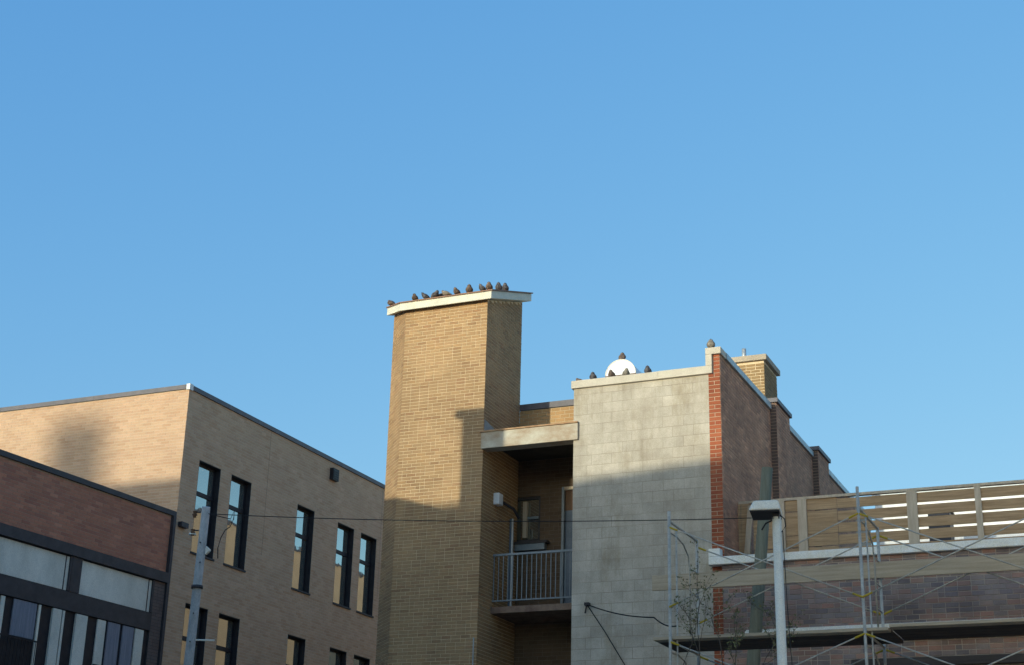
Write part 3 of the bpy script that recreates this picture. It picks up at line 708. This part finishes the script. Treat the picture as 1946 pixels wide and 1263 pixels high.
MB().tube([(lp.x-.06, lp.y+.02, ltop-.03), (lp.x-.16, lp.y+.02, ltop-.07), (lp.x-.22, lp.y+.02, ltop-.16)], .012).build('arm', 'wire', ll)
MB().tube([(lp.x+.085, lp.y-.02, ltop-.2), (lp.x+.11, lp.y-.03, ltop-1.2), (lp.x+.17, lp.y-.03, ltop-2.6)], .006).build('down_cable', 'wire', ll)

a, b = onY(1458, 888, 25.35), onY(1437, 1180, 25.35)
d = (b-a)/(a.z-b.z)
wp = thing('timber_pole', (a.x+d.x*a.z, 25.35, 0), 'weathered greenish timber pole between the fence and scaffold', 'pole')
MB().tube([(a.x+d.x*a.z, 25.35, 0), (a.x, 25.35, a.z)], .135, 14, .095).build('shaft', 'pole_wood', wp, True)
MB().box(a.x-.09, a.x-.07, 25.26, 25.44, 7.9, 7.94).build('bracket', 'dark_metal', wp)

tpp = 29.0
a, b = CAM + ray(392, 962)*tpp, CAM + ray(361, 1235)*tpp
b = Vector((b.x, b.y, b.z)); sl_ = (a-b)/(a.z-b.z)
pf = b - sl_*b.z
up = thing('utility_pole', (pf.x, pf.y, 0), 'grey weathered utility pole with side insulators beside the tan building', 'utility pole')
MB().tube([pf, a], .115, 16, .078).build('shaft', 'pole_grey', up, True)
def onpole(z): return pf + sl_*z
for zf, r_ in ((a.z-1.42, .112),):
    q = onpole(zf); MB().tube([q-Z1*.03, q+Z1*.03], r_, 16).build('band', 'dark_metal', up, True)
cl = (CR-CR.z*Z1).normalized()
for zf in (a.z-.10, a.z-.42):
    q = onpole(zf) - cl*.09
    MB().tube([q, q-cl*.10], .014).build('insulator_arm', 'dark_metal', up)
    iz = MB(); 
    for (r0, z0_, z1_) in ((.03, -.10, -.06), (.045, -.06, -.03), (.03, -.03, 0), (.04, 0, .02)): iz.tube([q-cl*.11+Z1*z0_, q-cl*.11+Z1*z1_], r0, 12)
    iz.build('insulator', 'brown_door', up, True)
q = onpole(a.z-.5)-cl*.2; MB().tube([q, q+Z1*.05], .075, 14, .05).build('shade', 'lamp_grey', up)
q = onpole(a.z-.75)+cl*.09; MB().hexa([q+cl*s1+Vector((0, s2, s3)) for s1, s2, s3 in ((0, -.03, -.1), (.07, -.03, -.03), (.07, .03, -.03), (0, .03, -.1), (0, -.03, .06), (.07, -.03, .0), (.07, .03, .0), (0, .03, .06))]).build('junction_box', 'lamp_grey', up)
q = onpole((CAM+ray(375, 1215)*tpp).z)
MB().tube([q+cl*.08, q+cl*.44], .016).build('side_arm', 'lamp_grey', up)
for k, (zf, an) in enumerate(((a.z-1.0, .3), (a.z-1.9, 2.2), (a.z-2.4, 1.0), (a.z-.65, 4.0))):
    q = onpole(zf); v = (-CF + CF.z*Z1).normalized()*.11 + cl*(.03*math.sin(an*3)); MB().tube([q+v*.6, q+v*1.15], .012).build('bolt', 'dark_metal', up)

def cable(name, pts, r, label, sag=0, n=24):
    P = []
    for (p, q) in zip(pts[:-1], pts[1:]):
        for i in range(n):
            s = i/n; P.append(p.lerp(q, s) - Z1*(sag*4*s*(1-s)))
    P.append(pts[-1]); o = MB().tube(P, r, 6).build(name, 'wire', None, True); return tag(o, label, 'cable')
pa = onpole(a.z-.12); pb_ = Vector((onY(1437, 984, 25.3).x, 25.25, onY(1437, 984, 25.3).z))
cable('overhead_cable', [pa, pb_], .008, 'thin black cable strung from the utility pole to the timber pole', .10, 40)
q0 = onY(1088, 1153, YR-.08); q1 = onY(1115, 1147, YF-.06)
cable('drop_cable', [q0, q1, CAM+ray(1243, 1172)*25.6, Vector((FX[0], SF0+.4, (CAM+ray(1283, 1178)*24).z))], .012, 'black cable sagging from the block wall bracket towards the scaffold', .06, 14)
cable('down_lead', [q1, onY(1150, 1200, YF-.04), onY(1192, 1270, YF-.04)], .009, 'black cable slanting down the block wall from its bracket', 0, 10)
bk = thing('cable_bracket', (q1.x, YF, q1.z), 'small dark cable bracket on the grey block wall', 'bracket')
MB().box(q1.x-.04, q1.x+.05, YF-.09, YF-.004, q1.z-.02, q1.z+.03).build('plate', 'frame', bk); MB().tube([q1, q1-Z1*.16+X1*-.03], .014).build('clamp', 'frame', bk)
lpv = [CAM+ray(*p_)*28.9 for p_ in ((396, 975), (438, 985), (446, 968), (444, 985), (437, 1000), (428, 1006), (420, 1020), (414, 1040), (414, 1060))]
tag(MB().tube(lpv, .009, 6).build('slack_cable', 'wire', None, True), 'slack looping cable hanging beside the utility pole', 'cable')

# ------------------------------------------------------------------ sapling climbing by the scaffold
sp = CAM + ray(1330, 1263)*23.2
sg = thing('sapling', (sp.x, sp.y, 0), 'sparse leafy sapling with thin dark twigs in front of the scaffold', 'sapling')
tm, lm = MB(), MB()
rs = random.Random(5)
def twig(p, d, L, r, dep):
    n = 6; pts = [p]; 
    for i in range(n):
        d = (d + Vector((rs.uniform(-.22, .22), rs.uniform(-.22, .22), rs.uniform(-.05, .12)))).normalized(); pts.append(pts[-1]+d*L/n)
    tm.tube(pts, r, 5, r*.5)
    for i in range(2, n+1):
        if dep < 2 and rs.random() < .75:
            e = (d + Vector((rs.uniform(-1, 1), rs.uniform(-1, 1), rs.uniform(-.1, .5)))).normalized(); twig(pts[i], e, L*rs.uniform(.35, .55), r*.55, dep+1)
        if dep >= 1:
            for _ in range(2):
                q = pts[i] + Vector((rs.gauss(0, .03), rs.gauss(0, .03), rs.gauss(0, .03))); s = rs.uniform(.014, .028)
                u_ = Vector((rs.gauss(0, 1), rs.gauss(0, 1), rs.gauss(0, 1))).normalized(); v_ = u_.cross(Vector((rs.gauss(0, 1), rs.gauss(0, 1), rs.gauss(0, 1)))).normalized()
                lm.quad(q-u_*s, q+v_*s*.5, q+u_*s, q-v_*s*.5)
for (px_, py_, L, tt) in ((1290, 1300, 1.0, 22.9), (1330, 1300, 1.25, 22.8), (1375, 1300, 1.15, 22.6), (1405, 1300, .8, 22.4), (1440, 1300, .85, 22.2), (1500, 1300, 1.0, 21.5)):
    q = CAM + ray(px_, py_)*tt
    tm.tube([(sp.x+(q.x-sp.x)*.4, sp.y, 0), q], .018, 6, .010)
    twig(q, Vector((rs.uniform(-.15, .15), 0, 1)), L, .009, 0)
tm.build('trunk', 'bark', sg); lo_ = lm.build('crown', 'leaf', sg); lo_['kind'] = 'stuff'

# ------------------------------------------------------------------ pigeons
def pigeon_mesh(mt, upright, hunched=True):
    # rings along the spine from tail tip to crown: (forward, up, half width, half height)
    a = upright
    rings = [(-.145, .040, .014, .006), (-.11, .052, .034, .016), (-.075, .066, .056, .040), (-.03, .078, .073, .062), (.015, .086, .077, .071), (.05, .100, .067, .064), (.068, .120, .053, .050), (.080, .137, .043, .041), (.090, .152, .039, .036), (.098, .167, .034, .030), (.103, .180, .022, .018)]
    b = MB(); S = 12; c, s = math.cos(a), math.sin(a)
    for i, (fx, fz, hw, hh) in enumerate(rings):
        tilt = 0 if i < 5 else min(1.3, (i-4)*.3)
        for q in range(S):
            an = 2*math.pi*q/S; y = math.cos(an)*hw; up = math.sin(an)*hh
            dx, dz = -math.sin(tilt)*up, math.cos(tilt)*up
            X, Z = fx+dx, fz+dz-.03
            b.v.append((X*c - Z*s, y, .028 + X*s*.9 + Z*c))
    n = len(rings)
    for i in range(n-1):
        for q in range(S):
            k0 = i*S+q; k1 = i*S+(q+1) % S; b.f.append((k0, k0+S, k1+S, k1))
    b.f.append(tuple(range(S))); b.f.append(tuple((n-1)*S+q for q in reversed(range(S))))
    zmin = min(v[2] for v in b.v)
    body = bpy.data.meshes.new('pigeon'); body.from_pydata([(x, y, z-min(zmin, 0)) for x, y, z in b.v], [], b.f); body.update()
    body.polygons.foreach_set('use_smooth', [True]*len(body.polygons)); body.materials.append(M[mt])
    hx, hz_ = .115, .15
    bk_ = MB().tube([(hx*c-hz_*s, 0, .028+hx*s*.9+hz_*c-min(zmin, 0)), ((hx+.026)*c-(hz_-.01)*s, 0, .028+(hx+.026)*s*.9+(hz_-.01)*c-min(zmin, 0))], .007, 6, .002)
    bm_ = bpy.data.meshes.new('beak'); bm_.from_pydata(bk_.v, [], bk_.f); bm_.materials.append(M['frame'])
    lg = MB().tube([(0, 0, 0), (0, 0, .05)], .005, 6).tube([(0, 0, .004), (.03, 0, .004)], .004, 5)
    lm_ = bpy.data.meshes.new('leg'); lm_.from_pydata(lg.v, [], lg.f); lm_.materials.append(M['pig_leg'])
    return body, bm_, lm_
PM = {}
def pigeon(pos, mt, up, heading, scale, label, group):
    key = (mt, round(up, 2))
    if key not in PM: PM[key] = pigeon_mesh(mt, up)
    bo, be, le = PM[key]
    o = bpy.data.objects.new('pigeon', bo); col.objects.link(o); o.location = pos; o.rotation_euler = (0, 0, heading); o.scale = (scale, scale*1.12, scale*.84)
    tag(o, label, 'pigeon', group)
    for nm, me, y in (('beak', be, 0), ('leg', le, .018), ('leg', le, -.018)):
        c = bpy.data.objects.new(nm, me); col.objects.link(c); c.parent = o; c.location = (0, y, 0)
    return o
G1 = 'pigeons lined up on the tower roof edge'
L1 = 'pigeon perched in the row along the sloping tower roof edge'
flash = lambda x, y: ctop(x, y)+.028
YP = 25.95
spots = [(789, 'pig_brown', .25, -1.2), (809, 'pig_slate', .2, -2.2), (827, 'pig_slate', .3, -.6), (848, 'pig_pale', .1, 2.9), (868, 'pig_brown', .25, -1.9), (891.5, 'pig_brown', .75, -1.5), (915.5, 'pig_slate', .6, -2.0), (929, 'pig_brown', .75, -1.4)]
for (x, mt, up, hd_) in spots:
    q = onY(x, 560, YP); pigeon((q.x, YP, flash(0, YP)-.003), mt, up*.5, hd_+random.uniform(-.3, .3), random.uniform(.78, .92), L1, G1)
q = onX(836, 556, -13.3); 
pigeon((onY(838, 560, 26.1).x, 26.1, flash(0, 26.1)-.003), 'pig_brown', .1, .4, .7, L1, G1)
q = onX(744.6, 571, -14.62); pigeon((-14.55, 26.42, flash(0, 26.42)-.003), 'pig_brown', .15, 2.6, .95, 'pigeon sitting alone on the chamfered end of the tower roof', None)
for (yy, mt) in ((26.30, 'pig_slate'), (26.62, 'pig_slate')):
    pigeon((TX1+.10, yy, flash(0, yy)-.003), mt, .35, -1.3, .88, 'dark pigeon perched on the shaded side edge of the tower roof', 'pigeons on the shaded side of the tower roof')
YG = YF+.06
G2 = 'pigeons on the block wall coping'
for (x, mt, up, lab) in ((1127, 'pig_slate', .7, 'pigeon on the block wall coping clear of the white vent hood'), (1162, 'pig_brown', .75, 'brown pigeon on the coping in front of the white vent hood'), (1190, 'pig_pale', .7, 'pale pigeon on the coping in front of the white vent hood'), (1231, 'pig_slate', .75, 'pigeon on the block wall coping clear of the white vent hood')):
    q = onY(x, 710, YG); pigeon((q.x, YG, 10.986), mt, up*.55, -1.4+random.uniform(-.5, .5), .85, lab, G2)
q = onY(1094, 722, YF+.18); pigeon((-10.20, YF+.18, 10.985), 'pig_brown', .12, 2.8, .85, 'pigeon crouched at the free end of the block wall coping', None)
q = onY(1185, 680, 27.2); pigeon((q.x, 27.15, 11.684), 'pig_brown', .8, 1.6, .9, 'pigeon standing on top of the white vent hood', None)
q = onY(1350, 650, YF+.05); pigeon((q.x, YF+.05, 11.33), 'pig_pale', .95, -1.5, .95, 'upright pale pigeon on the raised corner coping', None)

# ------------------------------------------------------------------ houses outside the picture, towards the sun, whose shade falls on the walls
te = math.tan(EL)/math.cos(PHI); tx = math.tan(PHI)
def cast(p, Y):          # follow the sun from a shaded point back to the plane Y
    dy = p.y-Y; return (p.x-dy*tx, p.z+dy*te)
HY = 14.8
nb = thing('neighbour_house', (-20, 11, 0), 'stuccoed house with a sloping parapet and a tall chimney', 'house')
pA = cast(onY(735, 940, YF), HY); pB = cast(onY(868, 970, YF), HY)
sl2 = (pB[1]-pA[1])/(pB[0]-pA[0])
zr = lambda x: pB[1]+sl2*(x-pB[0])
MB().prism([(-27, 8), (-14.7, 8), (-14.7, HY), (-27, HY)], 0, lambda x, y: zr(x)).build('wall', 'stucco', nb)
cl_ = cast(onY(876, 880, YF), HY)[0]; cr_ = cast(onY(959, 835, 25.95), HY)[0]; ct = cast(onY(885, 777, YF), HY)[1]
dpt = .34
MB().box(cl_, cr_-dpt*tx, HY-dpt, HY, 9, ct-.16).build('chimney', 'tower_brick', nb)
MB().box(cl_-.16, cr_-dpt*tx+.1, HY-dpt-.05, HY, ct-.158, ct).build('chimney_cap', 'coping', nb)
BY = -3.0
fb = thing('terrace', (-30, -8, 0), 'long terrace of stuccoed houses across the street', 'building')
g0, g1 = cast(onY(1095, 912, YF), BY), cast(onY(1340, 873, YF), BY)
t0, t1 = cast(onY(200, 921, TYF), BY), cast(onY(340, 908, TYF), BY)
prof = [(-75, t0[1]), (t1[0]+.8, t1[1]), (t1[0]+.8, g0[1]-.3), (g0[0]-2.2, g0[1]-.25), g0, g1, (g1[0]+1.5, g1[1]+.05), (g1[0]+12, g1[1]+.1)]
b_ = MB(); n = len(prof); pts = [(prof[0][0], 0)] + prof + [(prof[-1][0], 0)]; n = len(pts)
b_.v = [(x, BY, z) for x, z in pts] + [(x, BY-9, z) for x, z in pts]
b_.f = [tuple(reversed(range(n))), tuple(range(n, 2*n))] + [(i, (i+1) % n, n+(i+1) % n, n+i) for i in range(n)]
b_.build('wall', 'stucco', fb)
SY = -90
cA, cB = cast(onY(108, 850, TYF), SY), cast(onY(185, 850, TYF), SY); ctp = cast(onY(150, 800, TYF), SY)[1]
st = thing('chimney_stack', ((cA[0]+cB[0])/2, SY, 0), 'tall free standing brick chimney stack across the street', 'chimney')
MB().tube([((cA[0]+cB[0])/2, SY, 0), ((cA[0]+cB[0])/2, SY, ctp)], 1.15, 20, .85).build('shaft', 'stucco', st, True)

for k_, (y0_, y1_, x_, h_) in enumerate(((-2, 11, 11.0, 11.5), (11.6, 24, 10.6, 12.4), (24.6, 40, 11.2, 11.0))):  # unseen houses added off to the right, bouncing warm fill onto shaded walls
    hs_ = thing('bounce_house', (x_+4, (y0_+y1_)/2, 0), ('unseen ochre house added for warm bounce, near end of the street', 'taller unseen ochre house added for warm bounce, middle of the street', 'unseen ochre house added for warm bounce, far end of the street')[k_], 'house', 'unseen houses added for bounce')
    MB().box(x_, x_+8, y0_, y1_, 0, h_).build('wall', 'ochre', hs_)
    MB().box(x_-.1, x_+8.1, y0_-.1, y1_+.1, h_+.002, h_+.15).build('cornice', 'coping', hs_)
